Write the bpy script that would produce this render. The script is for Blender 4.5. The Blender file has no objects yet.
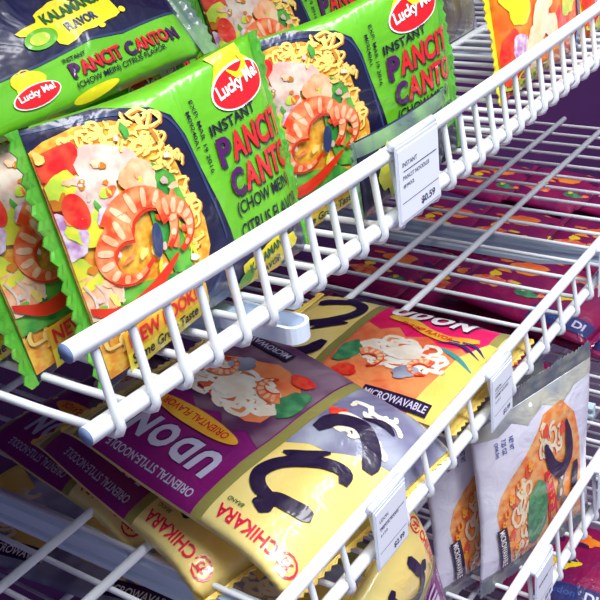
import bpy, bmesh, math, random
from mathutils import Vector, Matrix, noise
U = 0.02            # one layout unit = 2 cm
scene = bpy.context.scene
COL = scene.collection
R = random.Random(7)

# ------------------------------------------------------------------ materials
def lin(c):
    return tuple(((x/255)/12.92 if x/255 <= .04045 else (((x/255)+.055)/1.055)**2.4) for x in c)
MATS = {}
def mat(name, rgb, rough=.35, coat=.0, noise_amt=.0, rgb2=None, scale=60., bump=.0, bscale=40., metal=0., trans=0., spec=.5, detail=2.):
    m = bpy.data.materials.new(name); m.use_nodes = True
    nt = m.node_tree; b = nt.nodes['Principled BSDF']
    c = lin(rgb)
    b.inputs['Base Color'].default_value = (*c, 1)
    b.inputs['Roughness'].default_value = rough
    b.inputs['Metallic'].default_value = metal
    b.inputs['Coat Weight'].default_value = coat
    b.inputs['Coat Roughness'].default_value = .12
    b.inputs['Specular IOR Level'].default_value = spec
    if trans: b.inputs['Transmission Weight'].default_value = trans
    tc = nt.nodes.new('ShaderNodeTexCoord')
    if rgb2 is not None:
        n = nt.nodes.new('ShaderNodeTexNoise'); n.inputs['Scale'].default_value = scale; n.inputs['Detail'].default_value = detail
        r = nt.nodes.new('ShaderNodeValToRGB')
        r.color_ramp.elements[0].position = .38; r.color_ramp.elements[1].position = .62
        r.color_ramp.elements[0].color = (*c, 1); r.color_ramp.elements[1].color = (*lin(rgb2), 1)
        nt.links.new(tc.outputs['Object'], n.inputs['Vector']); nt.links.new(n.outputs['Fac'], r.inputs['Fac'])
        nt.links.new(r.outputs['Color'], b.inputs['Base Color'])
    if bump:
        n = nt.nodes.new('ShaderNodeTexNoise'); n.inputs['Scale'].default_value = bscale; n.inputs['Detail'].default_value = 3
        n.inputs['Distortion'].default_value = .6
        bm = nt.nodes.new('ShaderNodeBump'); bm.inputs['Strength'].default_value = bump; bm.inputs['Distance'].default_value = .004
        nt.links.new(tc.outputs['Object'], n.inputs['Vector']); nt.links.new(n.outputs['Fac'], bm.inputs['Height'])
        nt.links.new(bm.outputs['Normal'], b.inputs['Normal'])
        if coat: nt.links.new(bm.outputs['Normal'], b.inputs['Coat Normal'])
    MATS[name] = m
    return m
def film(name, rgb, rgb2=None, scale=60., rough=.34, coat=.7, bump=.6):
    return mat(name, rgb, rough, coat, rgb2=rgb2, scale=scale, bump=bump, bscale=38.)

mat('white_wire', (238, 240, 246), .32, .35)
mat('rail_end', (120, 140, 185), .5)
mat('bracket_paint', (200, 220, 236), .45)
mat('clip_plastic', (225, 235, 252), .35, .2)
mat('tag_card', (236, 238, 250), .55)
mat('tag_holder', (225, 230, 245), .3, .4)
mat('tag_ink', (70, 74, 105), .6)
film('lime', (102, 184, 34), (112, 194, 42), 25.)
film('lime_seal', (80, 172, 44), (100, 170, 60), 80., bump=.7)
film('navy', (24, 18, 54), (32, 34, 78), 18., bump=.6)
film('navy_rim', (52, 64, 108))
film('logo_red', (228, 22, 34)); film('white_ink', (250, 246, 244)); film('ink_red', (226, 32, 40))
film('ink_purple', (84, 18, 92)); film('ink_dark', (30, 20, 52)); film('ink_green', (30, 96, 50))
film('shadow_ink', (40, 64, 60))
film('noodle', (250, 198, 74), (238, 150, 44), 240.)
film('noodle_hi', (255, 222, 120)); film('noodle_lo', (214, 128, 32))
film('yellow', (250, 232, 40)); film('flame', (252, 214, 30)); film('orange_box', (252, 176, 40), (246, 206, 60), 90.)
film('tomato', (236, 32, 34), (246, 84, 50), 120.); film('pepper', (236, 226, 60), (190, 220, 70), 120.)
film('onion', (190, 130, 190), (240, 220, 236), 160.); film('squid', (226, 180, 168), (236, 220, 206), 110.)
film('shrimp', (246, 76, 34), (252, 160, 104), 130., bump=.3); film('shrimp_pale', (250, 170, 120), (252, 214, 176), 130.)
film('shrimp_deep', (226, 52, 24)); film('lettuce', (52, 150, 60), (112, 190, 70), 110.)
film('cream', (250, 228, 146), (246, 214, 122), 14.); film('cream_gold', (240, 196, 84), (248, 216, 110), 20.)
film('olive', (150, 142, 74)); film('plum', (142, 18, 116), (128, 20, 112), 20.); film('hotpink', (246, 20, 104), (236, 26, 90), 22.)
film('pale_ink', (206, 198, 228)); film('brush_ink', (34, 14, 56)); film('chik_red', (232, 20, 70))
film('banner_y', (250, 190, 50), (244, 160, 40), 40.); film('swoosh_teal', (60, 150, 150)); film('plum_dark', (70, 16, 70))
film('broth', (250, 150, 90), (240, 96, 56), 45.); film('broth_dark', (90, 40, 84), (150, 120, 140), 28.)
film('clear_grey', (176, 180, 200), (120, 116, 150), 26., bump=.9); film('udon_white', (244, 226, 206), (252, 244, 232), 90.)
film('bag_white', (238, 234, 246), (230, 228, 246), 9., bump=.6); film('bag_seal', (92, 104, 116), (130, 134, 128), 60., bump=1.0)
film('clear_seal', (196, 192, 176), (150, 152, 160), 30., bump=1.0)
film('udon_orange', (250, 136, 56), (252, 186, 110), 110.); film('udon_red', (240, 84, 40)); film('leaf', (52, 124, 84), (84, 160, 104), 120.)
film('mussel', (96, 92, 96), (140, 140, 128), 100.); film('jp_yellow', (255, 178, 40)); film('blue_ink', (52, 84, 160))
film('bag_red', (150, 12, 78), (124, 12, 84), 24.); film('bag_orange', (250, 104, 30), (252, 150, 40), 40.); film('label_navy', (40, 46, 110))  # bag_red is deepened towards purple to stand for shade under the middle shelf
film('bag_olive', (120, 108, 72), (96, 84, 92), 20.); film('petal', (242, 222, 172), (248, 236, 206), 60.); film('blossom', (250, 150, 90), (240, 90, 90), 80.)
film('green_grey', (122, 160, 112), (90, 110, 110), 40., bump=.9)
mat('back_panel', (96, 40, 112), .7, rgb2=(88, 36, 104), scale=8.)  # purple of the shaded gaps is put into panel and floor colour
mat('floor_tile', (120, 96, 130), .5, rgb2=(128, 104, 136), scale=6.)

# ------------------------------------------------------------------ object helpers
def link(name, me, parent=None):
    o = bpy.data.objects.new(name, me); COL.objects.link(o)
    if parent is not None: o.parent = parent
    return o
def tag(o, label, cat, group=None):
    o['label'] = label; o['category'] = cat
    if group: o['group'] = group
    return o
def empty(name, loc):
    o = bpy.data.objects.new(name, None); COL.objects.link(o); o.location = Vector(loc)*U
    o.empty_display_size = .02
    return o
def bm_obj(name, bm, mats, parent=None, smooth=True):
    me = bpy.data.meshes.new(name); bm.to_mesh(me); bm.free()
    for m in mats: me.materials.append(MATS[m])
    if smooth:
        for p in me.polygons: p.use_smooth = True
    return link(name, me, parent)
def tube_bm(bm, pts, r, seg=10, caps=True, mi=0, capmi=None):
    """round bar swept along pts (units)"""
    P = [Vector(p)*U for p in pts]; r = r*U; rings = []
    T = [(P[min(i+1, len(P)-1)]-P[max(i-1, 0)]).normalized() for i in range(len(P))]
    ref = Vector((0, 0, 1)) if abs(T[0].z) < .9 else Vector((1, 0, 0))
    n = T[0].cross(ref).normalized()
    for i, p in enumerate(P):
        n = (n-T[i]*n.dot(T[i])).normalized(); b = T[i].cross(n)
        rings.append([bm.verts.new(p+(n*math.cos(a)+b*math.sin(a))*r) for a in [2*math.pi*k/seg for k in range(seg)]])
    for a, b in zip(rings, rings[1:]):
        for k in range(seg):
            f = bm.faces.new((a[k], a[(k+1) % seg], b[(k+1) % seg], b[k])); f.material_index = mi
    if caps:
        for rr in (rings[0][::-1], rings[-1]):
            f = bm.faces.new(rr); f.material_index = mi if capmi is None else capmi
def box_bm(bm, lo, hi, bev=.0, mi=0):
    lo = Vector(lo)*U; hi = Vector(hi)*U
    r = bmesh.ops.create_cube(bm, size=1, matrix=Matrix.Translation((lo+hi)/2) @ Matrix.Diagonal((*(hi-lo), 1)))
    if bev:
        es = list({e for v in r['verts'] for e in v.link_edges})
        bmesh.ops.bevel(bm, geom=es, offset=bev*U, segments=2, affect='EDGES')

# ------------------------------------------------------------------ flat print on curved film
_tc = {}
def glyphs(s, bold=.0, res=3):
    k = (s, bold, res)
    if k in _tc: return _tc[k]
    cu = bpy.data.curves.new('print', 'FONT'); cu.body = s; cu.size = 1; cu.offset = bold; cu.resolution_u = res
    ob = bpy.data.objects.new('print', cu)
    me = ob.to_mesh()
    vs = [(v.co.x, v.co.y) for v in me.vertices]; fs = [tuple(p.vertices) for p in me.polygons]
    ob.to_mesh_clear(); bpy.data.objects.remove(ob); bpy.data.curves.remove(cu)
    if not vs: vs = [(0, 0), (.01, 0), (0, .01)]; fs = [(0, 1, 2)]
    x0 = min(v[0] for v in vs); x1 = max(v[0] for v in vs); y0 = min(v[1] for v in vs); y1 = max(v[1] for v in vs)
    _tc[k] = ([(x-x0, y-y0) for x, y in vs], fs, x1-x0, y1-y0)
    return _tc[k]

class Art:
    def __init__(s): s.bm = bmesh.new(); s.mats = []
    def mi(s, m):
        if m not in s.mats: s.mats.append(m)
        return s.mats.index(m)
    def raw(s, vs, fs, m, layer):
        b = s.bm; k = s.mi(m)
        V = [b.verts.new((x, y, layer)) for x, y in vs]
        out = []
        for f in fs:
            try: ff = b.faces.new([V[i] for i in f])
            except ValueError: continue
            ff.material_index = k; out.append(ff)
        return out
    def poly(s, pts, m, layer):
        f = s.raw(pts, [range(len(pts))], m, layer)
        bmesh.ops.triangulate(s.bm, faces=f)
    def ell(s, c, rx, ry, m, layer, ang=0, n=24, wob=0, seed=0):
        a = math.radians(ang); rr = random.Random(seed); pts = []
        ph = [rr.uniform(0, 6.28) for _ in range(4)]
        for i in range(n):
            t = 2*math.pi*i/n; q = 1+wob*(math.sin(3*t+ph[0])+.7*math.sin(5*t+ph[1])+.5*math.sin(8*t+ph[2]))/1.6
            x, y = rx*q*math.cos(t), ry*q*math.sin(t)
            pts.append((c[0]+x*math.cos(a)-y*math.sin(a), c[1]+x*math.sin(a)+y*math.cos(a)))
        s.poly(pts, m, layer)
    def stroke(s, pts, w, m, layer, taper=False, sub=6):
        P = [Vector(p) for p in pts]
        if len(P) > 2 and sub > 1:      # Catmull-Rom
            Q = []
            E = [P[0]*2-P[1]]+P+[P[-1]*2-P[-2]]
            for i in range(1, len(E)-2):
                for k in range(sub):
                    t = k/sub
                    Q.append(.5*((2*E[i])+(E[i+1]-E[i-1])*t+(2*E[i-1]-5*E[i]+4*E[i+1]-E[i+2])*t*t+(3*E[i]-E[i-1]-3*E[i+1]+E[i+2])*t**3))
            Q.append(P[-1]); P = Q
        vs = []; n = len(P)
        for i in range(n):
            d = P[min(i+1, n-1)]-P[max(i-1, 0)]; d = d.normalized() if d.length else Vector((1, 0)); q = Vector((-d.y, d.x))
            f = i/(n-1)
            ww = w*.5*((1-.85*f) if taper == 'end' else (math.sin(math.pi*(f*.86+.07)) if taper else min(1, .55+4*f, .55+4*(1-f))))
            vs += [tuple(P[i]+q*ww), tuple(P[i]-q*ww)]
        s.raw(vs, [(2*i, 2*i+1, 2*i+3, 2*i+2) for i in range(n-1)], m, layer)
    def text(s, t, u, v, h, w=None, ang=0, m='ink_dark', layer=5, bold=.02, shear=0, res=3):
        vs, fs, tw, th = glyphs(t, bold, res)
        sy = h/th; sx = (w/tw) if w else sy; a = math.radians(ang)
        out = []
        for x, y in vs:
            x, y = x*sx+shear*y*sy, y*sy
            out.append((u+x*math.cos(a)-y*math.sin(a), v+x*math.sin(a)+y*math.cos(a)))
        s.raw(out, fs, m, layer)
    def noodles(s, c, rx, ry, n, seed, layer, hi='noodle_hi', lo='noodle_lo', size=.28, w=.075):
        rr = random.Random(seed)
        for i in range(n):
            t = rr.uniform(0, 6.28); q = math.sqrt(rr.random())
            x, y = c[0]+rx*q*math.cos(t), c[1]+ry*q*math.sin(t)
            a0 = rr.uniform(0, 6.28); L = rr.uniform(2.5, 5.5); r_ = size*rr.uniform(.5, 1)
            pts = [(x+r_*math.cos(a0+L*k/7)+.04*k*rr.uniform(-.4, 1), y+r_*.8*math.sin(a0+L*k/7)) for k in range(8)]
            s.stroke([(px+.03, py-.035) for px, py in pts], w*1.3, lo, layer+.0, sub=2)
            s.stroke(pts, w, hi, layer+1+(i % 3)*.3, sub=2)
    def shrimp(s, c, r, a0, L, w, layer, body='shrimp', pale='shrimp_pale', deep='shrimp_deep'):
        pts = [(c[0]+r*math.cos(a0+L*k/8), c[1]+r*.92*math.sin(a0+L*k/8)) for k in range(9)]
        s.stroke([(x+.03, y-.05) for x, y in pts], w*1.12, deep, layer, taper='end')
        s.stroke(pts, w, body, layer+1, taper='end')
        for k in range(1, 8):
            a = a0+L*k/8; rw = w*.5*(1-.85*k/8)*.8
            x, y = c[0]+r*math.cos(a), c[1]+r*.92*math.sin(a)
            s.stroke([(x-rw*math.cos(a), y-rw*math.sin(a)), (x, y), (x+rw*math.cos(a), y+rw*math.sin(a))], .15, pale, layer+2, sub=2)
        s.stroke([pts[-1], (pts[-1][0]+.25, pts[-1][1]+.12)], .22, deep, layer+1, sub=1)

def bag_mesh(name, u0, u1, v0, v1, T, Tb, base, art, back=None, seal=.35, seal_mat=None, step=.34, pa=4., pb=3., wr=.05, bend=None, seed=1, eps=.011):
    """pillow bag: body mesh with its printing + two crimped seals. returns (body mesh, [seal meshes])"""
    uc, hu = (u0+u1)/2, (u1-u0)/2; vc, hv = (v0+v1)/2, (v1-v0)/2
    nb = noise
    def h(u, v):
        s = min(1, abs(u-uc)/hu); t = min(1, abs(v-vc)/hv)
        q = (1-s**pa)**.62*(1-t**pb)**.5
        lump = 1+.10*nb.noise(Vector((u*.55+seed*9, v*.55, 0)))+.05*nb.noise(Vector((u*1.3, v*1.3+seed*5, 3)))
        return q*lump + wr*(s**5)*(1-t**6)*math.sin(v*4.1+seed+1.5*math.sin(v*1.7))*(1-s**30)
    def bd(u, v): return bend(u, v) if bend else 0
    def vmap(u, v):             # the sides draw in a little at mid length
        s = (u-uc)/hu
        return vc+(v-vc)*(1-.035*(1-s*s)-.02*math.sin(3*s+seed))
    def P(u, v, side, off=0.):
        z = (T*h(u, v) if side > 0 else -Tb*h(u, v))+bd(u, v)
        return Vector((u, vmap(u, v), z+side*off))*U
    nu = max(6, round((u1-u0)/step)); nv = max(6, round((v1-v0)/step))
    # finer rows near the rounded long sides
    us = [u0+(u1-u0)*i/nu for i in range(nu+1)]
    vs = [v0+(v1-v0)*(.5-.5*math.cos(math.pi*j/nv))*.5+(v1-v0)*j/nv*.5 for j in range(nv+1)]
    bm = bmesh.new(); mats = [base]
    G = {}
    for sd in (1, -1):
        for i, u in enumerate(us):
            for j, v in enumerate(vs):
                if sd < 0 and (i in (0, nu) or j in (0, nv)): G[sd, i, j] = G[1, i, j]; continue
                G[sd, i, j] = bm.verts.new(P(u, v, sd))
    mats.append(back or base)
    for i in range(nu):
        for j in range(nv):
            a = [G[1, i, j], G[1, i+1, j], G[1, i+1, j+1], G[1, i, j+1]]; f = bm.faces.new(a); f.material_index = 0; f.smooth = True
            a = [G[-1, i, j], G[-1, i, j+1], G[-1, i+1, j+1], G[-1, i+1, j]]; f = bm.faces.new(a); f.material_index = 1; f.smooth = True
    # printing
    if art:
        ab = art.bm
        def cut(co, no, clear=False):
            bmesh.ops.bisect_plane(ab, geom=ab.verts[:]+ab.edges[:]+ab.faces[:], plane_co=co, plane_no=no, clear_outer=clear)
        cut((u0+.03, 0, 0), (-1, 0, 0), True); cut((u1-.03, 0, 0), (1, 0, 0), True)
        cut((0, v0+.03, 0), (0, -1, 0), True); cut((0, v1-.03, 0), (0, 1, 0), True)
        for u in us[1:-1]: cut((u, 0, 0), (1, 0, 0))
        for v in vs[1:-1]: cut((0, v, 0), (0, 1, 0))
        base_i = len(mats); mats += art.mats
        mp = {}
        for v in ab.verts: mp[v] = bm.verts.new(P(v.co.x, v.co.y, 1, eps*(v.co.z+1)))
        for f in ab.faces:
            n2 = f.normal.z
            vv = [mp[v] for v in f.verts]
            a = sum(f.verts[k].co.x*f.verts[(k+1) % len(f.verts)].co.y-f.verts[(k+1) % len(f.verts)].co.x*f.verts[k].co.y for k in range(len(f.verts)))
            if a < 0: vv.reverse()
            try: g = bm.faces.new(vv)
            except ValueError: continue
            g.material_index = base_i+f.material_index; g.smooth = True
        ab.free()
    me = bpy.data.meshes.new(name); bm.to_mesh(me); bm.free()
    for m in mats: me.materials.append(MATS[m])
    seals = []
    for e, sgn in ((u0, -1), (u1, 1)):
        b = bmesh.new(); n = int((v1-v0)/.16); rows = []
        for i in range(n+1):
            v = v0+(v1-v0)*i/n; tooth = .10*(i % 2)
            wv = .05*math.sin(v*2.3+seed)+.03*math.sin(v*6+seed*2)
            row = []
            for k in range(5):
                q = k/4; uu = e+sgn*((seal+tooth)*q-.04)
                row.append((uu, vmap(min(max(uu, u0), u1), v), bd(e, v)+wv*q+.018*(k % 2)))
            rows.append(row)
        for off in (.02, -.02):
            pass
        top = [[b.verts.new(Vector((x, y, z+.02))*U) for x, y, z in r_] for r_ in rows]
        bot = [[b.verts.new(Vector((x, y, z-.02))*U) for x, y, z in r_] for r_ in rows]
        for i in range(n):
            for k in range(4):
                b.faces.new((top[i][k], top[i][k+1], top[i+1][k+1], top[i+1][k])); b.faces.new((bot[i][k], bot[i+1][k], bot[i+1][k+1], bot[i][k+1]))
            b.faces.new((top[i][4], bot[i][4], bot[i+1][4], top[i+1][4])); b.faces.new((top[i][0], top[i+1][0], bot[i+1][0], bot[i][0]))
        for i in (0, n):
            for k in range(4): b.faces.new((top[i][k], top[i][k+1], bot[i][k+1], bot[i][k]))
        bmesh.ops.recalc_face_normals(b, faces=b.faces[:])
        sm = bpy.data.meshes.new('crimped_seal'); b.to_mesh(sm); b.free(); sm.materials.append(MATS[seal_mat or base])
        seals.append(sm)
    return me, seals
def frame(o, u, v):
    o, u, v = Vector(o), Vector(u), Vector(v); u.normalize(); v = (v-u*v.dot(u)).normalized(); n = u.cross(v)
    m = Matrix((u, v, n)).transposed().to_4x4(); m.translation = o*U
    return m
def bag(name, meshes, mw, label, cat='noodle pack', group=None):
    me, seals = meshes
    o = link(name, me); o.matrix_world = mw
    for s in seals: link('crimped_seal', s, o)
    return tag(o, label, cat, group)

# ------------------------------------------------------------------ pancit pack
def pancit_art():
    a = Art()
    # plate and dark lower band
    a.poly([(.2, 5.72), (1.2, 5.7), (2.6, 5.55), (3.8, 5.2), (4.25, 4.85), (4.45, 4.3), (4.6, 3.4), (4.8, 2.4), (4.95, 1.3), (5.3, .95), (6.4, .8), (8.5, .75), (8.5, -.1), (.2, -.1)], 'navy', 0)
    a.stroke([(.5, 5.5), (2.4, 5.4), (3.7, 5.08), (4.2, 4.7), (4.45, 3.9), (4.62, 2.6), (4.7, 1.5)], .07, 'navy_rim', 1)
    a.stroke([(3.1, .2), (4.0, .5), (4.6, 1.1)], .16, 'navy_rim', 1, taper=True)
    # noodle bed
    a.poly([(.3, 5.0), (.9, 5.25), (1.7, 5.35), (2.6, 5.25), (3.3, 4.95), (3.6, 4.5), (3.85, 3.8), (4.0, 3.0), (4.15, 2.3), (4.1, 1.6), (3.8, 1.1), (3.4, .9), (2.2, .15), (.3, .05)], 'noodle', 2)
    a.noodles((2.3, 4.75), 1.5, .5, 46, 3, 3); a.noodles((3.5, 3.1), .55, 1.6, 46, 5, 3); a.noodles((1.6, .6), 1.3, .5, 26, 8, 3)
    # greens
    a.poly([(2.6, 4.0), (3.1, 4.1), (3.6, 3.6), (3.75, 2.8), (3.6, 2.0), (3.3, 1.3), (2.8, 1.5), (2.6, 2.6)], 'lettuce', 6)
    a.poly([(.3, 1.6), (1.2, 1.9), (2.8, 1.5), (3.1, 1.2), (1.8, .95), (.3, 1.0)], 'lettuce', 6)
    for k in range(9): a.stroke([(2.7+.1*k, 3.9-.2*k), (3.1+.06*k, 3.2-.22*k), (3.4, 2.4-.12*k)], .05, 'pepper', 7, taper=True)
    # vegetables and seafood
    a.ell((1.0, 4.75), .52, .36, 'tomato', 7, 20, wob=.1, seed=1); a.ell((.75, 4.0), .42, .5, 'tomato', 7, 0, wob=.1, seed=2)
    a.ell((2.0, 4.45), .8, .42, 'squid', 8, -15, wob=.12, seed=3); a.ell((1.5, 3.9), .55, .5, 'squid', 9, 30, wob=.12, seed=4)
    a.ell((2.6, 3.9), .5, .42, 'shrimp_pale', 9, -20, wob=.1, seed=5)
    a.ell((.85, 4.3), .38, .26, 'pepper', 9, 30, wob=.1, seed=6); a.ell((1.25, 3.25), .62, .4, 'pepper', 9, -25, wob=.1, seed=12)
    a.ell((.62, 3.3), .36, .52, 'onion', 10, 10, wob=.1, seed=7); a.ell((1.55, 3.45), .3, .2, 'onion', 11, 20, wob=.1, seed=17)
    a.ell((.55, 2.5), .5, .34, 'pepper', 9, -40, wob=.1, seed=8); a.ell((.95, 3.75), .24, .4, 'tomato', 11, 10)
    a.ell((.78, 1.9), .52, .48, 'shrimp_pale', 9, 20, wob=.08, seed=9)
    for k in range(5): a.stroke([(.42+.2*k, 2.3-.05*k), (.52+.2*k, 1.9), (.5+.18*k, 1.55)], .05, 'squid', 10)
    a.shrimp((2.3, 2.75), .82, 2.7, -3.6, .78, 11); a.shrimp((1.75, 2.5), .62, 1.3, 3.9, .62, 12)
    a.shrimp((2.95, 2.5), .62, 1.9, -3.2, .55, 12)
    a.stroke([(.45, 1.75), (1.2, 1.35), (2.1, 1.5), (3.0, 1.9)], .34, 'shrimp_deep', 13, taper=True)
    a.ell((2.5, 2.45), .16, .4, 'navy_rim', 15, -10)
    rr = random.Random(21)
    for k in range(60):
        m_ = rr.choice(['shrimp_pale', 'squid', 'lettuce', 'pepper', 'shrimp', 'noodle_hi', 'noodle_lo']); a.ell((rr.uniform(.5, 3.6), rr.uniform(1.5, 5.0)), rr.uniform(.06, .2), rr.uniform(.04, .12), m_, 10.5, rr.uniform(0, 180), 10, .2, k)
    # new look box
    a.poly([(1.0, .95), (3.2, 1.05), (3.55, .85), (3.6, .35), (3.3, .05), (1.0, -.02)], 'orange_box', 12)
    a.poly([(1.0, .42), (3.58, .5), (3.6, .3), (3.3, .05), (1.0, -.02)], 'yellow', 13)
    a.text('NEW LOOK!', 1.1, .52, .36, 2.1, 2, 'ink_red', 14, .03); a.text('Same Great Taste', 1.1, .12, .27, 2.1, 2, 'ink_dark', 14, .02)
    k0 = len(a.bm.verts)
    # logo
    a.poly([(6.3, 5.0), (6.7, 5.35), (6.5, 5.75), (7.2, 5.62), (7.9, 5.7), (7.8, 5.3), (8.2, 5.0), (7.4, 4.8)], 'flame', 1)
    a.ell((7.2, 4.72), 1.14, .52, 'white_ink', 2, 3, 32); a.ell((7.2, 4.72), 1.08, .47, 'logo_red', 3, 3, 32)
    a.stroke([(6.95, 5.15), (7.3, 4.92), (7.7, 5.1), (7.6, 5.35)], .2, 'flame', 4, taper=True)
    a.text('Lucky Me!', 6.3, 4.49, .44, 1.82, 4, 'white_ink', 5, .03)
    # title
    a.text('INSTANT', 5.62, 3.93, .27, 1.85, 1, 'ink_dark', 2, .02)
    for dx, dy, l in ((.07, -.07, 2), (0, 0, 4)):
        for t, u, w, m in (('P', 5.62, .46, 'ink_purple'), ('A', 6.1, .54, 'ink_red'), ('N', 6.68, .5, 'ink_red'), ('C', 7.22, .5, 'ink_red'), ('I', 7.8, .13, 'ink_red'), ('T', 7.99, .48, 'ink_red')):
            a.text(t, u+dx, 3.14+dy, .7, w, 0, 'shadow_ink' if l == 2 else m, l, .035, .05)
        for t, u, w, m in (('C', 5.72, .5, 'ink_purple'), ('A', 6.26, .56, 'ink_red'), ('N', 6.88, .5, 'ink_red'), ('T', 7.42, .46, 'ink_red'), ('O', 7.9, .52, 'ink_red')):
            a.text(t, u+dx, 2.3+dy, .7, w, 0, 'shadow_ink' if l == 2 else m, l, .035, .05)
    a.text('(CHOW MEIN)', 5.75, 1.74, .42, 2.45, 0, 'ink_dark', 2, .015); a.text('CITRUS FLAVOR', 5.7, 1.2, .4, 2.7, 0, 'ink_dark', 2, .015)
    a.text('EXP: MAR 19 2016', 5.32, 4.95, .13, 1.8, -92, 'ink_dark', 2, .01); a.text('M09240A1', 5.08, 4.75, .13, .9, -92, 'ink_dark', 2, .01)
    a.bm.verts.ensure_lookup_table()
    for vv in a.bm.verts[k0:]: vv.co.x -= .42
    # splash
    a.poly(splat(6.2, .3, 1.25, .5, 12, 3), 'yellow', 2)
    a.ell((5.2, .1), .36, .22, 'lime', 3, 30); a.text('KALAMANSI', 5.4, .22, .27, 1.6, 12, 'ink_green', 4, .03); a.text('FLAVOR', 5.75, -.06, .2, .95, 12, 'navy_rim', 4, .03)
    return a
def splat(cx, cy, rx, ry, ang, seed):
    rr = random.Random(seed); pts = []; a = math.radians(ang)
    for i in range(36):
        t = 2*math.pi*i/36; q = 1+.16*math.sin(5*t+seed)+.09*math.sin(9*t)
        x, y = rx*q*math.cos(t), ry*q*math.sin(t); pts.append((cx+x*math.cos(a)-y*math.sin(a), cy+x*math.sin(a)+y*math.cos(a)))
    return pts
PAN = bag_mesh('pancit_pack', .55, 8.2, -.15, 5.6, .62, .4, 'lime', pancit_art(), 'lime', .27, 'lime_seal', seed=2)

def scaled(ms, a, b, c, dv=0):
    out = []
    for me in [ms[0]]+ms[1]:
        q = me.copy(); q.transform(Matrix.Diagonal((a, b, c, 1)) @ Matrix.Translation((0, dv*U, 0))); out.append(q)
    return out[0], out[1:]
def place(o, yaw, tilt, roll=0):
    y, t, r = map(math.radians, (yaw, tilt, roll))
    u = Vector((math.cos(y), math.sin(y), 0)); b = Vector((-math.sin(y), math.cos(y), 0)); v = Vector((0, 0, 1))*math.cos(t)+b*math.sin(t)
    return frame(o, u*math.cos(r)+v*math.sin(r), -u*math.sin(r)+v*math.cos(r))
PG = 'lime green pancit packs filed on the top shelf'
bag('pancit_pack', PAN, place((1.9, 1.5, -2.05), 0, 10.4), 'lime green pancit canton pack, full shrimp plate, behind the left end of the upper rail', group=PG)
bag('pancit_pack', PAN, place((1.25, 3.1, -2.0), 2, 13), 'lime green pancit pack directly behind the large left one, only a narrow sliver showing', group=PG)
bag('pancit_pack', PAN, place((.3, 4.5, -2.0), 2, 15), 'lime green pancit pack cut by the left photo edge, third in the left file', group=PG)
bag('pancit_pack', PAN, place((10.07, 3.0, -2.6), -15.7, 3, 5.5), 'lime green pancit canton pack, slightly turned, above the price tag of the upper rail', group=PG)
bag('pancit_pack', PAN, place((4.5, 5.7, -1.3), 0, 12, 0), 'lime green pancit pack in the back row at top centre, small red logo showing', group=PG)
bag('pancit_pack', PAN, place((13.0, 6.0, -1.3), -4, 14, 0), 'lime green pancit pack at the top photo edge, behind the turned pancit pack', group=PG)

# pack lying on top of the left file
def citrus_top():
    a = Art()
    a.poly([(-1, 1.25), (2.5, 1.3), (4.2, 1.5), (5.2, 1.35), (6.6, 1.45), (9, 1.6), (9, 6), (-1, 6)], 'navy', 0)
    a.poly([(-1, 1.2), (2.5, 1.25), (4.2, 1.45), (5.2, 1.3), (6.6, 1.4), (9, 1.55), (9, 1.62), (6.6, 1.47), (5.2, 1.37), (4.2, 1.52), (2.5, 1.32), (-1, 1.27)], 'navy_rim', 1)
    a.ell((2.05, .95), .45, .36, 'flame', 1, 0, wob=.12, seed=4); a.ell((2.1, .55), .68, .3, 'white_ink', 2, 4); a.ell((2.1, .55), .64, .27, 'logo_red', 3, 4)
    a.text('Lucky Me!', 1.6, .43, .25, 1.02, 4, 'white_ink', 4, .03)
    a.text('INSTANT', 3.15, 1.08, .13, .7, 1, 'ink_dark', 2, .02)
    for dx, dy, l in ((.04, -.04, 2), (0, 0, 3)):
        for t, u, w, m in (('P', 3.2, .28, 'ink_purple'), ('ANCIT', 3.5, 1.35, 'ink_red'), ('C', 5.0, .3, 'ink_purple'), ('ANTO', 5.34, 1.2, 'ink_red'), ('N', 6.6, .32, 'ink_purple')):
            a.text(t, u+dx, .6+dy, .42, w, 1.5, 'shadow_ink' if l == 2 else m, l, .03)
    a.text('(CHOW MEIN) CITRUS FLAVOR', 3.2, .26, .22, 3.1, 1.5, 'ink_dark', 2, .012)
    a.ell((3.7, .08), .75, .14, 'yellow', 1, 4)
    a.poly(splat(4.1, 2.25, 1.35, .6, 2, 5), 'yellow', 2); a.ell((3.0, 1.95), .5, .3, 'lime', 3, 10); a.ell((2.95, 1.95), .3, .18, 'pepper', 4, 10)
    a.text('KALAMANSI', 3.35, 2.28, .34, 1.8, 6, 'ink_green', 4, .035); a.text('FLAVOR', 3.8, 1.88, .28, 1.0, 6, 'navy_rim', 4, .035)
    a.ell((4.75, 1.72), .1, .07, 'yellow', 3); a.ell((5.6, 2.0), .1, .1, 'yellow', 3)
    return a
CT = bag_mesh('pancit_pack', .0, 7.7, -.1, 4.6, .5, .25, 'lime', citrus_top(), 'lime', .6, 'green_grey', seed=5, wr=.1)
bag('pancit_pack', scaled(CT, 1, .78, 1), frame((1.8, 3.4, 3.1), (1, .02, 0.0), (0, .6, .8)), 'crumpled pancit pack with black face and yellow KALAMANSI splash lying atop the left file', group=PG)
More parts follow.
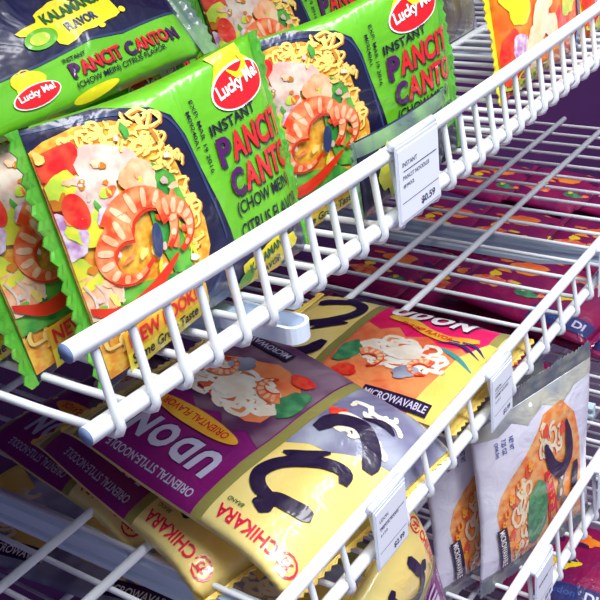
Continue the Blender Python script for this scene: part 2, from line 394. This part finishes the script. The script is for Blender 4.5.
# dark crumpled pack between the turned pack and the rail
def dark_art():
    a = Art(); a.poly(splat(1.3, 1.0, .5, .8, 20, 4), 'pepper', 1); a.poly([(-1, 1.75), (7, 1.75), (7, 3), (-1, 3)], 'green_grey', 0)
    a.text('BEST BEFORE', 2.9, 1.0, .16, 1.3, 0, 'pale_ink', 1, .01); a.stroke([(3.1, .5), (4.2, 1.3)], .05, 'pale_ink', 2, sub=1); return a
DK = bag_mesh('pancit_pack', 0, 4.9, 0, 2.2, .18, .14, 'navy', dark_art(), 'navy', .15, 'green_grey', seed=8, wr=.08)
bag('pancit_pack', DK, place((11.7, .62, -1.95), -1, 3), 'dark pack with a grey-green flap squeezed between upper rail and the turned pancit pack', group=PG)

# ------------------------------------------------------------------ yellow packs at the far right of the top shelf
def bloom_art():
    a = Art()
    a.ell((1.2, 3.4), .9, 1.0, 'yellow', 1, wob=.15, seed=2); a.ell((.7, 1.2), .7, 1.1, 'tomato', 1, wob=.15, seed=4)
    a.ell((1.0, 1.6), .45, .5, 'onion', 2, wob=.1, seed=3)
    for c, r, g in (((2.0, 1.5), .75, 10), ((2.7, 2.3), .85, 60), ((3.6, 1.7), .6, -20), ((3.4, 2.8), .55, 20)): a.ell(c, r, r*.8, 'petal', 3, g, wob=.1, seed=int(g)+30)
    a.ell((2.0, .5), .6, .4, 'petal', 3, wob=.1, seed=44)
    a.ell((4.6, 2.6), 1.1, .9, 'bag_orange', 1, wob=.2, seed=6); a.ell((4.6, 1.6), .8, .6, 'tomato', 2, wob=.2, seed=9); a.ell((5.5, 2.2), .7, .5, 'pepper', 3, wob=.2, seed=7)
    a.ell((5.0, 3.3), .8, .4, 'flame', 3, wob=.2, seed=8)
    a.noodles((1.6, .2), 1.6, .5, 26, 4, 4, 'pepper', 'ink_dark', .3, .1)
    a.poly([(6.4, -.5), (6.7, 2), (6.3, 5), (9, 5), (9, -.5)], 'blue_ink', 3)
    return a
BL = bag_mesh('noodle_pack', 0, 8.2, -.1, 4.6, .7, .4, 'bag_orange', bloom_art(), 'yellow', .3, 'yellow', seed=3)
bag('noodle_pack', BL, place((22.5, 1.3, -1.95), 2, 8), 'orange and yellow noodle pack with cream petals, behind the right part of the upper rail', group='packs at the right of the top shelf')
OL = bag_mesh('noodle_pack', 0, 6.6, 0, 5.2, .6, .4, 'bag_olive', None, None, .3, 'clear_grey', seed=9)
bag('noodle_pack', OL, place((25.3, 6.4, -1.95), 4, 8), 'dull olive pack at the back of the top shelf, left of the cream petal pack', group='packs at the right of the top shelf')
bag('noodle_pack', BL, place((31.2, 1.5, -1.95), 4, 10), 'orange and yellow noodle pack at the upper right photo corner, farthest along the shelf', group='packs at the right of the top shelf')

# ------------------------------------------------------------------ udon packs
def udon_art(band, ban, ink, flavour, dark_photo):
    a = Art()
    a.poly([(3.95, 8), (9.0, 8), (9.25, 6), (9.1, 3.5), (9.0, -2), (3.95, -2)], band, 0)
    a.poly([(3.55, 8), (3.95, 8), (3.95, -2), (3.55, -2)], 'olive', 1); a.poly([(9.0, 8), (9.35, 8), (9.35, -2), (9.0, -2)], 'olive', 1)
    # photo
    a.poly([(4.0, 3.4), (4.8, 3.0), (5.4, 3.5), (6.0, 2.9), (6.8, 3.3), (7.5, 2.8), (8.3, 3.1), (9.0, 2.6), (9.0, -2), (4.0, -2)], 'broth_dark' if dark_photo else 'broth', 2)
    a.ell((6.3, 1.2), 2.0, 1.5, 'broth', 3, wob=.12, seed=3)
    a.noodles((6.6, 1.6), 1.9, 1.0, 34, 9, 4, 'udon_white', 'broth', .5, .2)
    a.shrimp((5.4, .8), .55, 2.5, -3.6, .5, 8); a.shrimp((7.7, 1.0), .5, 1.2, 3.6, .45, 8)
    a.ell((6.6, 1.7), .75, .5, 'udon_white', 8, 20, wob=.14, seed=6); a.ell((7.2, .5), .5, .4, 'clear_grey', 8, 40, wob=.14, seed=7)
    a.ell((4.5, 1.0), .45, .8, 'leaf', 7, wob=.15, seed=8); a.ell((5.0, -.2), .5, .35, 'tomato', 8, wob=.1, seed=9)
    a.poly([(6.2, -.7), (9.0, -.75), (9.0, -1.35), (6.2, -1.3)], 'brush_ink', 9); a.text('MICROWAVABLE', 6.3, -1.18, .34, 2.6, -1, 'pale_ink', 10, .02)
    # title
    a.text('ORIENTAL STYLE-NOODLE', 4.3, 5.93, .32, 3.75, .5, 'pale_ink', 3, .015)
    for dx, l, m in ((.07, 3, 'plum_dark'), (0, 5, ink)):
        for t, u, w in (('U', 4.35, .78), ('D', 5.28, .74), ('O', 6.14, .86), ('N', 7.14, .8)):
            a.text(t, u+dx, 4.4-dx, 1.12, w, 0, m, l, .055, .1)
    if band == 'plum':
        a.ell((6.45, 3.72), 1.9, .42, ban, 5, 0, 30); a.text(flavour, 5.0, 3.52, .34, 2.9, 0, 'ink_red', 6, .02)
    else:
        a.stroke([(4.6, 4.2), (5.6, 4.15), (6.6, 3.65), (7.6, 3.45), (8.7, 3.9)], .5, ban, 5); a.text(flavour, 5.3, 3.78, .26, 2.5, -12, 'ink_red', 7, .015)
        a.stroke([(7.3, 3.1), (8.2, 3.3), (9.2, 2.7)], .16, 'label_navy', 5, taper=True); a.stroke([(7.6, 3.4), (8.6, 3.5), (9.3, 3.0)], .16, 'label_navy', 5, taper=True)
        a.stroke([(7.3, 2.7), (8.2, 2.5), (9.3, 1.8)], .26, 'swoosh_teal', 5, taper=True)
        a.poly([(8.5, 2.5), (9.05, 4), (9.4, 4), (9.4, -2), (8.2, -2)], 'cream_gold', 4)
    # cream panel: brush strokes and brand
    s = 'brush_ink'
    a.ell((2.3, 5.0), .34, .38, s, 3, wob=.12, seed=1)
    a.stroke([(2.3, 4.95), (2.15, 4.65), (1.6, 4.5), (.95, 4.3)], .56, s, 4)
    a.stroke([(2.15, 4.7), (2.8, 4.65), (3.2, 4.2), (3.1, 3.5), (2.6, 2.9), (1.9, 2.4), (1.3, 2.2), (1.05, 2.6)], .5, s, 5)
    a.stroke([(3.3, 2.9), (2.7, 2.6), (2.1, 1.9)], .45, s, 4, taper=True)
    a.stroke([(3.2, 1.3), (3.0, .5), (2.3, .1), (1.6, .4), (1.1, .95), (.9, 1.5)], .62, s, 4)
    a.stroke([(2.4, -.3), (1.7, -.6), (1.2, -.5)], .3, s, 4, taper=True)
    if band == 'plum':
        a.poly([(3.55, 2.5), (2.9, 2.0), (2.2, 1.9), (1.4, 1.2), (.4, .7), (-1, .4), (-1, -3), (3.55, -3)], 'clear_grey', 0)
        a.noodles((2.2, 0), 1.2, 1.2, 12, 4, 1, 'udon_white', 'clear_grey', .5, .2); a.ell((3.1, .1), .4, .3, 'tomato', 2, wob=.2, seed=3)
    a.stroke([(0.55, 6.1)]+[(.55+.33*math.cos(t), 5.98+.33*math.sin(t)) for t in [k*.5236 for k in range(1, 13)]], .07, 'chik_red', 3, sub=1)
    a.text('カ', .37, 5.8, .36, .36, 0, 'chik_red', 3, .03)
    a.text('CHIKARA', .98, 5.75, .46, 2.35, 1, 'chik_red', 3, .02); a.text('BRAND', 2.7, 5.45, .15, .6, 1, 'ink_green', 3, .01)
    return a
def droop(u, v): return -.5*max(0, (2.0-u)/2.0)**2-.12*max(0, (u-8.6))**2
UP = bag_mesh('udon_pack', -.1, 9.9, -2.1, 6.6, .65, .15, 'cream', udon_art('plum', 'banner_y', 'pale_ink', 'ORIENTAL FLAVOR', True), 'cream_gold', .12, 'cream_gold', step=.4, bend=droop, seed=4, wr=.09)
PK = bag_mesh('udon_pack', .3, 9.9, -1.5, 5.6, .6, .35, 'cream', udon_art('hotpink', 'banner_y', 'white_ink', 'SHRIMP FLAVOR', False), 'cream_gold', .3, 'cream_gold', step=.4, seed=6, wr=.09)
UG = 'udon packs lying on the middle shelf'
bag('udon_pack', UP, frame((13.0, .2, -11.3), (.10, .97, .2), (-.995, .1, 0)), 'purple and cream udon pack on top of the pile, big black brush strokes showing', group=UG)
bag('udon_pack', UP, frame((12.1, 2.2, -11.9), (.24, .97, .09), (-.97, .24, -.02)), 'purple and cream udon pack right beneath the topmost one, brush strokes covered', group=UG)
bag('udon_pack', UP, frame((12.8, 6.0, -12.05), (.2, .97, -.01), (-.97, .2, -.02)), 'purple udon pack at the bottom of the pile, pushed farthest back and left', group=UG)
bag('udon_pack', PK, frame((16.75, 10.2, -11.45), (0, -1, 0), (1, 0, .0)), 'hot pink and cream udon pack lying flat beside the purple ones, UDON in white', group=UG)

# ------------------------------------------------------------------ tall white packs on the lower shelf
def bowl_art():
    a = Art()
    a.poly([(1.6, 4.9), (1.4, 6.6), (2.6, 7.9), (4.5, 8.6), (10.4, 9.2), (10.4, 2.2), (8.8, 1.6), (7.0, .5), (5.8, .25), (4.8, .7), (4.0, 1.7), (3.4, 2.8), (2.4, 4.2)], 'udon_orange', 0)
    a.noodles((5.9, 2.6), 1.0, 1.0, 14, 2, 1, 'petal', 'udon_red', .55, .22); a.noodles((3.2, 5.6), 1.0, 1.3, 12, 5, 1, 'petal', 'udon_red', .55, .22); a.noodles((8.5, 2.9), 1.0, .8, 9, 6, 1, 'petal', 'udon_red', .5, .2)
    for c in ((2.6, 5.0), (3.0, 6.6), (5.5, 1.7), (7.6, 1.6), (4.2, 3.2)): a.ell(c, .4, .3, 'udon_red', 4, wob=.2, seed=int(c[0]*9))
    a.poly([(5.1, 4.1), (5.9, 3.2), (7.4, 3.0), (8.9, 3.3), (9.3, 3.9), (8.3, 5.0), (6.6, 5.1), (5.5, 4.8)], 'leaf', 5)
    for k in range(6): a.stroke([(5.6+.5*k, 4.6-.05*k), (6.0+.55*k, 3.9)], .05, 'lettuce', 6, sub=1)
    a.poly([(4.9, 4.7), (5.0, 5.4), (7.2, 5.95), (9.9, 6.6), (10.2, 5.6), (7.6, 5.2)], 'logo_red', 6); 
    for k in range(5): a.text('うどん自然'[k], 5.2+.85*k, 5.45+.13*k, .6, .45, -80, 'jp_yellow', 8, .04)
    for c, g in (((5.9, 6.5), 20), ((6.9, 6.4), -10), ((7.9, 6.9), 30), ((8.6, 7.2), 10)): a.ell(c, .55, .36, 'mussel', 5, g, wob=.1, seed=int(c[0]*7)); a.ell((c[0]+.05, c[1]+.05), .25, .15, 'udon_white', 6, g)
    a.stroke([(2.6, 6.9), (3.6, 7.2), (4.9, 7.3), (5.5, 6.5), (4.9, 5.6), (3.9, 5.1), (3.3, 4.9)], .9, 'brush_ink', 7, taper=True)
    a.stroke([(5.6, 8.1), (6.8, 8.0), (7.6, 7.8), (8.4, 7.6), (8.8, 7.2)], .7, 'brush_ink', 7)
    for k, ch in enumerate('あつあつが自慢のぶっ'):
        t = k/9; a.text(ch, 3.6+6.0*t, 2.7-2.5*math.sin(math.pi*min(1, t*1.05))**.8+.45+1.0*max(0, t-.6), .5, .6, -8, 'jp_yellow', 8.6, .05)
        a.text(ch, 3.57+6.0*t, 2.64-2.5*math.sin(math.pi*min(1, t*1.05))**.8+.45+1.0*max(0, t-.6), .56, .66, -8, 'udon_red', 8, .09)
    a.poly([(-1, -2), (-1, 12), (1.0, 12), (1.2, 8), (1.7, 6.5), (1.1, 5), (1.6, 3.5), (1.0, 2.2), (1.3, 1), (.8, -2)], 'clear_seal', 0)
    a.text('NET WT', 1.55, 1.75, .36, .75, -2, 'blue_ink', 2, .02); a.text('7.25 OZ', 1.5, 1.15, .36, .85, -2, 'blue_ink', 2, .02); a.text('(206.5g)', 1.5, .55, .34, .85, -2, 'blue_ink', 2, .02)
    a.poly([(6.7, .1), (6.7, .95), (9.6, 1.6), (9.6, .75)], 'brush_ink', 9); a.text('MICROWAVABLE', 6.85, .3, .42, 2.6, 12, 'white_ink', 10, .02)
    return a
BW = bag_mesh('white_udon_pack', .4, 9.9, -.9, 10.0, .5, .35, 'bag_white', bowl_art(), 'bag_white', .9, 'bag_seal', step=.4, seed=7, wr=.12)
WG = 'white udon packs on the lower shelf'
BS = scaled(BW, .86, .64, .8, .9)
bag('white_udon_pack', BS, frame((18.7, 1.05, -13.55), (.05, 0, -1), (.95, -.32, .02)), 'tall white udon pack, orange noodles and green leaf, in front of the other white one', group=WG)
bag('white_udon_pack', BS, frame((17.5, 2.6, -13.9), (.05, 0, -1), (.95, -.32, .02)), 'tall white udon pack mostly hidden behind the front white one, left strip showing', group=WG)
# yellow pack bottom centre : udon pack standing on its side
bag('udon_pack', scaled(UP, .75, .75, .75), frame((9.5, .9, -15.3), (.25, 0, -.97), (.97, 0, .25)), 'cream udon pack standing at the bottom photo edge below a middle rail price tag', group='cream pack below the middle shelf')
# small clear noodle packs lying flat at the lower left
def silver_art():
    a = Art()
    a.poly([(5.6, 1.4), (6.6, 1.0), (9.2, 1.2), (9.2, 2.4), (7.8, 3.4), (6.4, 3.2), (5.4, 2.4)], 'cream_gold', 0); a.poly([(.4, 2.6), (2.6, 3.2), (4.2, 2.2), (4.6, 4.6), (2.4, 6.0), (.4, 5.4)], 'cream_gold', 0)
    a.poly([(6.2, 4.6), (8.4, 4.2), (9.2, 5.8), (6.8, 6.4)], 'olive', 0); a.noodles((4.4, 2.6), 1.6, 1.6, 16, 3, 1, 'petal', 'cream_gold', .5, .2)
    a.poly([(5.0, .1), (5.0, .95), (8.9, 1.15), (8.9, .3)], 'brush_ink', 3); a.text('MICROWAVABLE', 5.15, .28, .45, 3.6, 2, 'white_ink', 4, .02)
    return a
SV = bag_mesh('clear_noodle_pack', .2, 9.4, -.2, 6.6, .5, .3, 'clear_grey', silver_art(), 'clear_grey', .3, 'clear_grey', step=.45, seed=11)
for x, y, z, r_, lab in (
        (9.0, 27.0, -21.6, .12, 'clear and gold noodle pack at the lower left corner, beneath the middle shelf'),
        (9.6, 20.0, -21.6, .12, 'clear and gold noodle pack second from the lower left corner, black label turned up'),
        (11.5, 12.9, -21.6, .1, 'clear and gold noodle pack under the purple pile, cut by the bottom photo edge')):
    bag('clear_noodle_pack', SV, frame((x, y, z), (r_, -1, 0), (1, r_, 0)), lab, group='clear noodle packs under the middle shelf')

# ------------------------------------------------------------------ red packs under the middle shelf
def red_art():
    a = Art()
    a.ell((3.4, 4.6), 1.1, .8, 'bag_orange', 1, 20, wob=.2, seed=2); a.ell((6.4, 3.0), .8, .5, 'flame', 1, 20, wob=.2, seed=3); a.ell((6.8, 5.2), .9, .6, 'bag_orange', 1, 0, wob=.2, seed=4)
    for k in range(14): a.ell((R.uniform(1, 8.6), R.uniform(2, 6.8)), R.uniform(.15, .5), R.uniform(.12, .35), R.choice(['bag_orange', 'shrimp', 'plum_dark', 'label_navy', 'flame']), 2, 0, 12, .25, k)
    a.ell((2.0, 2.2), 1.0, .6, 'shrimp', 1, 0, wob=.2, seed=6); a.ell((4.6, 2.0), .7, .4, 'leaf', 2, 0, wob=.2, seed=7)
    a.poly([(5.5, .2), (9.2, .5), (9.2, 1.7), (5.5, 1.4)], 'label_navy', 3); a.text('DI', 8.1, .75, .6, .7, 4, 'pale_ink', 4, .03); a.text('udon', 6.3, .7, .45, 1.3, 4, 'blue_ink', 4, .02)
    return a
RD = bag_mesh('red_noodle_pack', .2, 9.4, 0, 7.2, .7, .3, 'bag_red', red_art(), 'bag_red', .3, 'bag_red', step=.45, seed=5)
lab = {(0, 0): 'red noodle pack at the right photo edge below the middle rail, orange patch and navy label strip'}
cols = ('first', 'second', 'third', 'fourth', 'fifth')
k = 0
for ix in range(4):
    for iy in range(3):
        x = 29.6+8.3*ix+R.uniform(-.2, .2); y = (9.0 if ix == 0 else 5.4)+iy*5.4+R.uniform(-.1, .1)
        pos = ['at the front', 'in the middle', 'at the back'][iy]; cc = ['left', 'second', 'third', 'right'][ix]
        l = f'red noodle pack beneath the middle shelf wires, {pos} of the {cc} file'
        bag('red_noodle_pack', RD, frame((x, y+5.0, -20.5+.05*iy), (R.uniform(-.05, .05), -.98, -.13), (1, R.uniform(-.04, .04), 0)), l, group='red packs on the lower shelf')
bag('red_noodle_pack', RD, frame((37.6, 12.3, -19.4), (-.1, -.95, -.1), (.97, -.1, .03)), 'red noodle pack on top of the other red ones at the right photo edge', group='red packs on the lower shelf')
# lowest shelf
for i, (x, y, l) in enumerate(((28.0, 4.6, 'red noodle pack at the bottom right photo corner, on the lowest shelf'),)):
    bag('red_noodle_pack', RD, frame((x, y+3.5, -31.8), (.05, -1, 0), (1, .05, 0)), l, group='packs on the lowest shelf')

# ------------------------------------------------------------------ wire shelves
def wire_shelf(label, y0, ztop, h, xs0, dx, n, xa, xb, stringers, sag=None, rr=.21, wr=.1, depth=24.5):
    sg = sag or (lambda x: (0, 0))
    root = empty('wire_shelf', (xa, y0, ztop-h)); tag(root, label, 'wire shelf', 'white wire shelves'); O = Vector((xa, y0, ztop-h))
    def mk(name, paths, r, mats=('white_wire',), **k):
        bm = bmesh.new()
        for p in paths: tube_bm(bm, [Vector(q)-O for q in p], r, **k)
        return bm_obj(name, bm, mats, root)
    N = 40
    line = lambda y, z: [(xa+(xb-xa)*i/N, y+sg(xa+(xb-xa)*i/N)[0], z+sg(xa+(xb-xa)*i/N)[1]) for i in range(N+1)]
    mk('top_rail', [line(y0, ztop)], rr, ('white_wire', 'rail_end'), seg=16, capmi=1)
    mk('bottom_rail', [line(y0+.02, ztop-h+.26)], rr, ('white_wire', 'rail_end'), seg=16, capmi=1)
    for y in stringers:
        mk('stringer', [[(xa+.1, y, ztop-h+.02+.15), (xb, y, ztop-h+.17)]], .16, seg=12)
    # one bent wire : picket, hook under the bottom rail, deck wire
    zb = ztop-h
    path = [(0, y0+.05, ztop-.02), (0, y0-.02, ztop-.3), (0, y0-.18, zb+.6), (0, y0-.26, zb+.34), (0, y0-.27, zb+.18), (0, y0-.2, zb+.04), (0, y0-.06, zb-.03), (0, y0+.15, zb-.04), (0, y0+.6, zb-.06), (0, y0+2, zb-.1), (0, y0+depth, zb-.1)]
    fine = []
    for a, b in zip(path, path[1:]): fine.append(a)
    fine.append(path[-1])
    bm = bmesh.new(); tube_bm(bm, [Vector(q)-Vector((0, y0, zb)) for q in fine], wr, seg=8)
    me = bpy.data.meshes.new('bent_wire'); bm.to_mesh(me); bm.free(); me.materials.append(MATS['white_wire'])
    for p in me.polygons: p.use_smooth = True
    for i in range(n):
        x = xs0+dx*i
        if x > xb-.2: break
        w = link('bent_wire', me, root); s = sg(x); w.location = (Vector((x, y0+s[0], zb+s[1]))-O)*U
    return root
def bow1(x):
    B = lambda i: (.0526*(i-14)**2-.386*(i-14)**3*.01)*.01
    x = min(x, 30)
    return (B(x)-B(0)-.03, .0996*(x-14)**2*.01)
H1, Z2, H2, Z3, H3, Z4 = 2.13, -10.354, 2.0, -19.5, 3.0, -29.9
wire_shelf('white wire shelf with a picket rail holding the lime green packs, topmost shelf', 0, 0, H1, 1, 1, 46, .36, 46, (6.6, 9.5, 17, 24.3), bow1)
wire_shelf('white wire shelf under the purple and pink udon packs, in the middle', 0, Z2, H2, 6.507-1.654*5, 1.654, 34, -3, 50, (6.57, 9.47, 18.5, 24.3))
wire_shelf('white wire shelf holding the tall white packs, below the middle one', -1.35, Z3, H3, -3.2, 1.45, 42, -4, 56, (6.0, 11, 17, 22.9))
wire_shelf('lowest white wire shelf, a corner with red packs showing at the bottom right', -2.0, Z4, H3, 4, 1.45, 36, 3, 56, (6.0, 11, 17, 22.9))

# brackets (painted steel channels under each shelf)
def bracket(x, z, ztip, label, y0=1.2):
    root = empty('shelf_bracket', (x, 25, z)); tag(root, label, 'shelf bracket', 'steel arms under the shelves'); O = Vector((x, 25, z))
    bm = bmesh.new()
    hw = .16
    prof = [(-hw, 0), (-hw-.12, -.22), (-hw-.12, -.42), (-hw, -.55), (-hw, -1.0), (-hw-.1, -1.15), (-hw-.1, -1.4), (hw, -1.4), (hw, 0)]
    ys = [y0, y0+3, 25]; sc = [.5, .85, 1.0]
    rings = [[bm.verts.new((Vector((x+a, y, z+b*s))-O)*U) for a, b in prof] for y, s in zip(ys, sc)]
    for a, b in zip(rings, rings[1:]):
        for k in range(len(prof)): bm.faces.new((a[k], a[(k+1) % len(prof)], b[(k+1) % len(prof)], b[k]))
    bm.faces.new(rings[0]); bm.faces.new(rings[-1][::-1]); bmesh.ops.recalc_face_normals(bm, faces=bm.faces[:])
    bm_obj('arm', bm, ['bracket_paint'], root, smooth=False)
    return root, O
def tip(root, O, x, z):
    """open U-shaped plastic cap at the front end of an arm"""
    bm = bmesh.new(); w, t = .38, .09
    def outline(w, y1): return [(-w, 1.6), (-w, y1+w*.9)]+[(-w*math.cos(k*math.pi/8), y1+w*.9-w*.9*math.sin(k*math.pi/8)) for k in range(1, 8)]+[(w, y1+w*.9), (w, 1.6)]
    o1 = outline(w, -.75); o2 = outline(w-t, -.75+t)
    L = []
    for (a, b) in ((o1, 0), (o2, 0)):
        L.append([[bm.verts.new((Vector((x+p, y, z+zz-.0*(y)))-O)*U) for p, y in a] for zz in (-.45, 0)])
    n = len(o1)
    for k in range(n-1):
        bm.faces.new((L[0][0][k], L[0][0][k+1], L[0][1][k+1], L[0][1][k])); bm.faces.new((L[1][0][k+1], L[1][0][k], L[1][1][k], L[1][1][k+1]))
        bm.faces.new((L[0][1][k], L[0][1][k+1], L[1][1][k+1], L[1][1][k])); bm.faces.new((L[0][0][k+1], L[0][0][k], L[1][0][k], L[1][0][k+1]))
    # floor of the cap
    fl = [bm.verts.new((Vector((x+p, y, z-.38))-O)*U) for p, y in o2]; bm.faces.new(fl)
    bmesh.ops.recalc_face_normals(bm, faces=bm.faces[:])
    o = bm_obj('end_cap', bm, ['clip_plastic'], root, smooth=False)
    o['label'] = 'white open plastic cap on the front end'
for x, z, y0, l in ((6.75, -2.45, 1.5, 'steel arm under the top shelf with its open white end cap poking out, left one'),
                (33.3, -2.45, 1.5, 'steel arm under the top shelf, its tip below the far right of the rail')):
    r, O = bracket(x, z, 0, l, y0); tip(r, O, x, z+.08)
for x, l in ((6.65, 'grey steel arm under the middle shelf at the lower left, crossed by thick wires'), (33.3, 'grey steel arm seen through the middle shelf wires at the right')):
    bracket(x, -12.6, 0, l)
for x, l in ((6.65, 'steel arm under the lower shelf on the left, behind the cream pack'), (33.3, 'steel arm under the lower shelf at the right edge')):
    bracket(x, -21.6, 0, l)

# price tags
def price_tag(x0, x1, ztop, y, h, price, lines, label, tilt=0.):
    root = empty('price_tag', (x0, y, ztop-h)); tag(root, label, 'price tag', 'price tags on the rails'); O = Vector((x0, y, ztop-h))
    w = x1-x0
    bm = bmesh.new(); box_bm(bm, (0, -.03, 0), (w, .03, h), .02); bm_obj('holder', bm, ['tag_holder'], root, False)
    bm = bmesh.new(); tube_bm(bm, [(0.02, .12, h+.02), (w-.02, .12, h+.02)], .14, seg=10); bm_obj('clip', bm, ['tag_holder'], root)
    bm = bmesh.new(); box_bm(bm, (.07, -.055, .1), (w-.07, -.032, h-.12), .01)
    art = Art()
    for t, u, v, hh, ww in lines: art.text(t, u, v, hh, ww, 0, 'tag_ink', 0, .01)
    art.text(price, w*.5, .22, .24, w*.34, 0, 'tag_ink', 0, .03)
    art.raw([(.15, .62), (w-.15, .62), (w-.15, .64), (.15, .64)], [(0, 1, 2, 3)], 'tag_ink', 0)
    for v in (h*.66,): art.raw([(w*.12, v-.0), (w-.2, v), (w-.2, v+.03), (w*.12, v+.03)], [(0, 1, 2, 3)], 'tag_ink', 0)
    mats = ['tag_card']+art.mats
    nb = len(bm.faces)
    mp = {v: bm.verts.new(Vector((v.co.x, -.062, v.co.y))*U) for v in art.bm.verts}
    for f in art.bm.faces:
        g = bm.faces.new([mp[v] for v in f.verts]); g.material_index = 1+f.material_index
    art.bm.free()
    bm_obj('card', bm, mats, root, False)
    root.rotation_euler = (0, tilt, 0)
    return root
L1 = lambda w, h: [('INSTANT', .25, h*.72, .13, w*.34), ('PANCIT NOODLES', .25, h*.56, .12, w*.62), ('8902', .25, h*.46, .1, w*.25)]
price_tag(11.55, 13.9, .3, -.62, 2.25, '$0.59', L1(2.35, 2.25), 'white price tag clipped on the upper rail in front of the turned pancit pack')
price_tag(9.3, 11.2, Z2+.2, -.42, 2.3, '$2.99', [('UDON', .25, 1.72, .13, .5), ('ORIENTAL NOODLE', .25, 1.42, .12, 1.1), ('6150', .25, 1.2, .1, .4)], 'white price tag on the middle rail beside the cream brush stroke pack')
price_tag(17.4, 19.2, Z2+.1, -.42, 2.3, '$2.99', [('UDON', .25, 1.62, .13, .5), ('SHRIMP NOODLE', .25, 1.32, .12, 1.1), ('6151', .25, 1.1, .1, .4)], 'white price tag on the middle rail in front of the pink udon pack')
price_tag(28.4, 30.4, Z2+.1, -.42, 2.2, '$1.99', [('NOODLE', .25, 1.52, .13, .6), ('BOWL', .25, 1.2, .12, .6)], 'white price tag on the middle rail at the right photo edge')
price_tag(25.3, 27.6, Z3+.05, -1.78, 2.1, '$3.49', [('UDON BOWL', .25, 1.42, .13, .9)], 'white price tag on the lower rail at the right photo edge')
price_tag(18.2, 20.0, Z3+.05, -1.78, 2.3, '$3.49', [('UDON BOWL', .25, 1.42, .13, .9)], 'white price tag on the lower rail at the bottom, under the dark green leaf')

# ------------------------------------------------------------------ setting
def slab(name, lo, hi, m):
    bm = bmesh.new(); box_bm(bm, lo, hi); o = bm_obj(name, bm, [m], None, False); o['kind'] = 'structure'; return o
slab('wall_back', (-60, 25.6, -42), (260, 26.4, 30), 'back_panel')
slab('shade_board_1', (-30, .5, 12), (60, 25.5, 13), 'back_panel')  # unseen board, added to keep ceiling light off the shelves below
slab('floor', (-60, -90, -43), (260, 26.4, -42), 'floor_tile')

# ------------------------------------------------------------------ light
def area(name, loc, size, power, color, look):
    l = bpy.data.lights.new(name, 'AREA'); l.shape = 'RECTANGLE'; l.size, l.size_y = size; l.energy = power; l.color = color
    o = bpy.data.objects.new(name, l); COL.objects.link(o); o.location = Vector(loc)*U
    o.rotation_euler = (Vector(look)*U-o.location).to_track_quat('-Z', 'Y').to_euler(); return o
area('ceiling_light', (-15, -22, 80), (2.4, .35), 76, (.95, 1, .98), (12, 0, -8))
area('ceiling_light', (40, -40, 80), (2.4, .35), 38, (.97, .98, 1), (15, 0, -8))
w = bpy.data.worlds.new('store_air'); scene.world = w; w.use_nodes = True
w.node_tree.nodes['Background'].inputs[0].default_value = (.36, .44, .60, 1)
w.node_tree.nodes['Background'].inputs[1].default_value = .4

# ------------------------------------------------------------------ camera
cam = bpy.data.cameras.new('camera'); co = bpy.data.objects.new('camera', cam); COL.objects.link(co)
X = Vector((0.55942321, -0.82217127, -0.10526192)); Y = Vector((-0.43784781, -0.18528766, -0.8797487)); Z = Vector((0.70380038, 0.53824054, -0.46364011))
m = Matrix((X, -Y, -Z)).transposed().to_4x4(); m.translation = Vector((-9.6429, -13.1963, 9.0518))*U
co.matrix_world = m; cam.sensor_width = 36; cam.sensor_fit = 'HORIZONTAL'; cam.lens = 997.458/600*36; cam.clip_start = .01
scene.camera = co
scene.view_settings.view_transform = 'Standard'; scene.view_settings.look = 'None'; scene.view_settings.gamma = 1; scene.view_settings.use_curve_mapping = False
scene.view_settings.exposure = 0
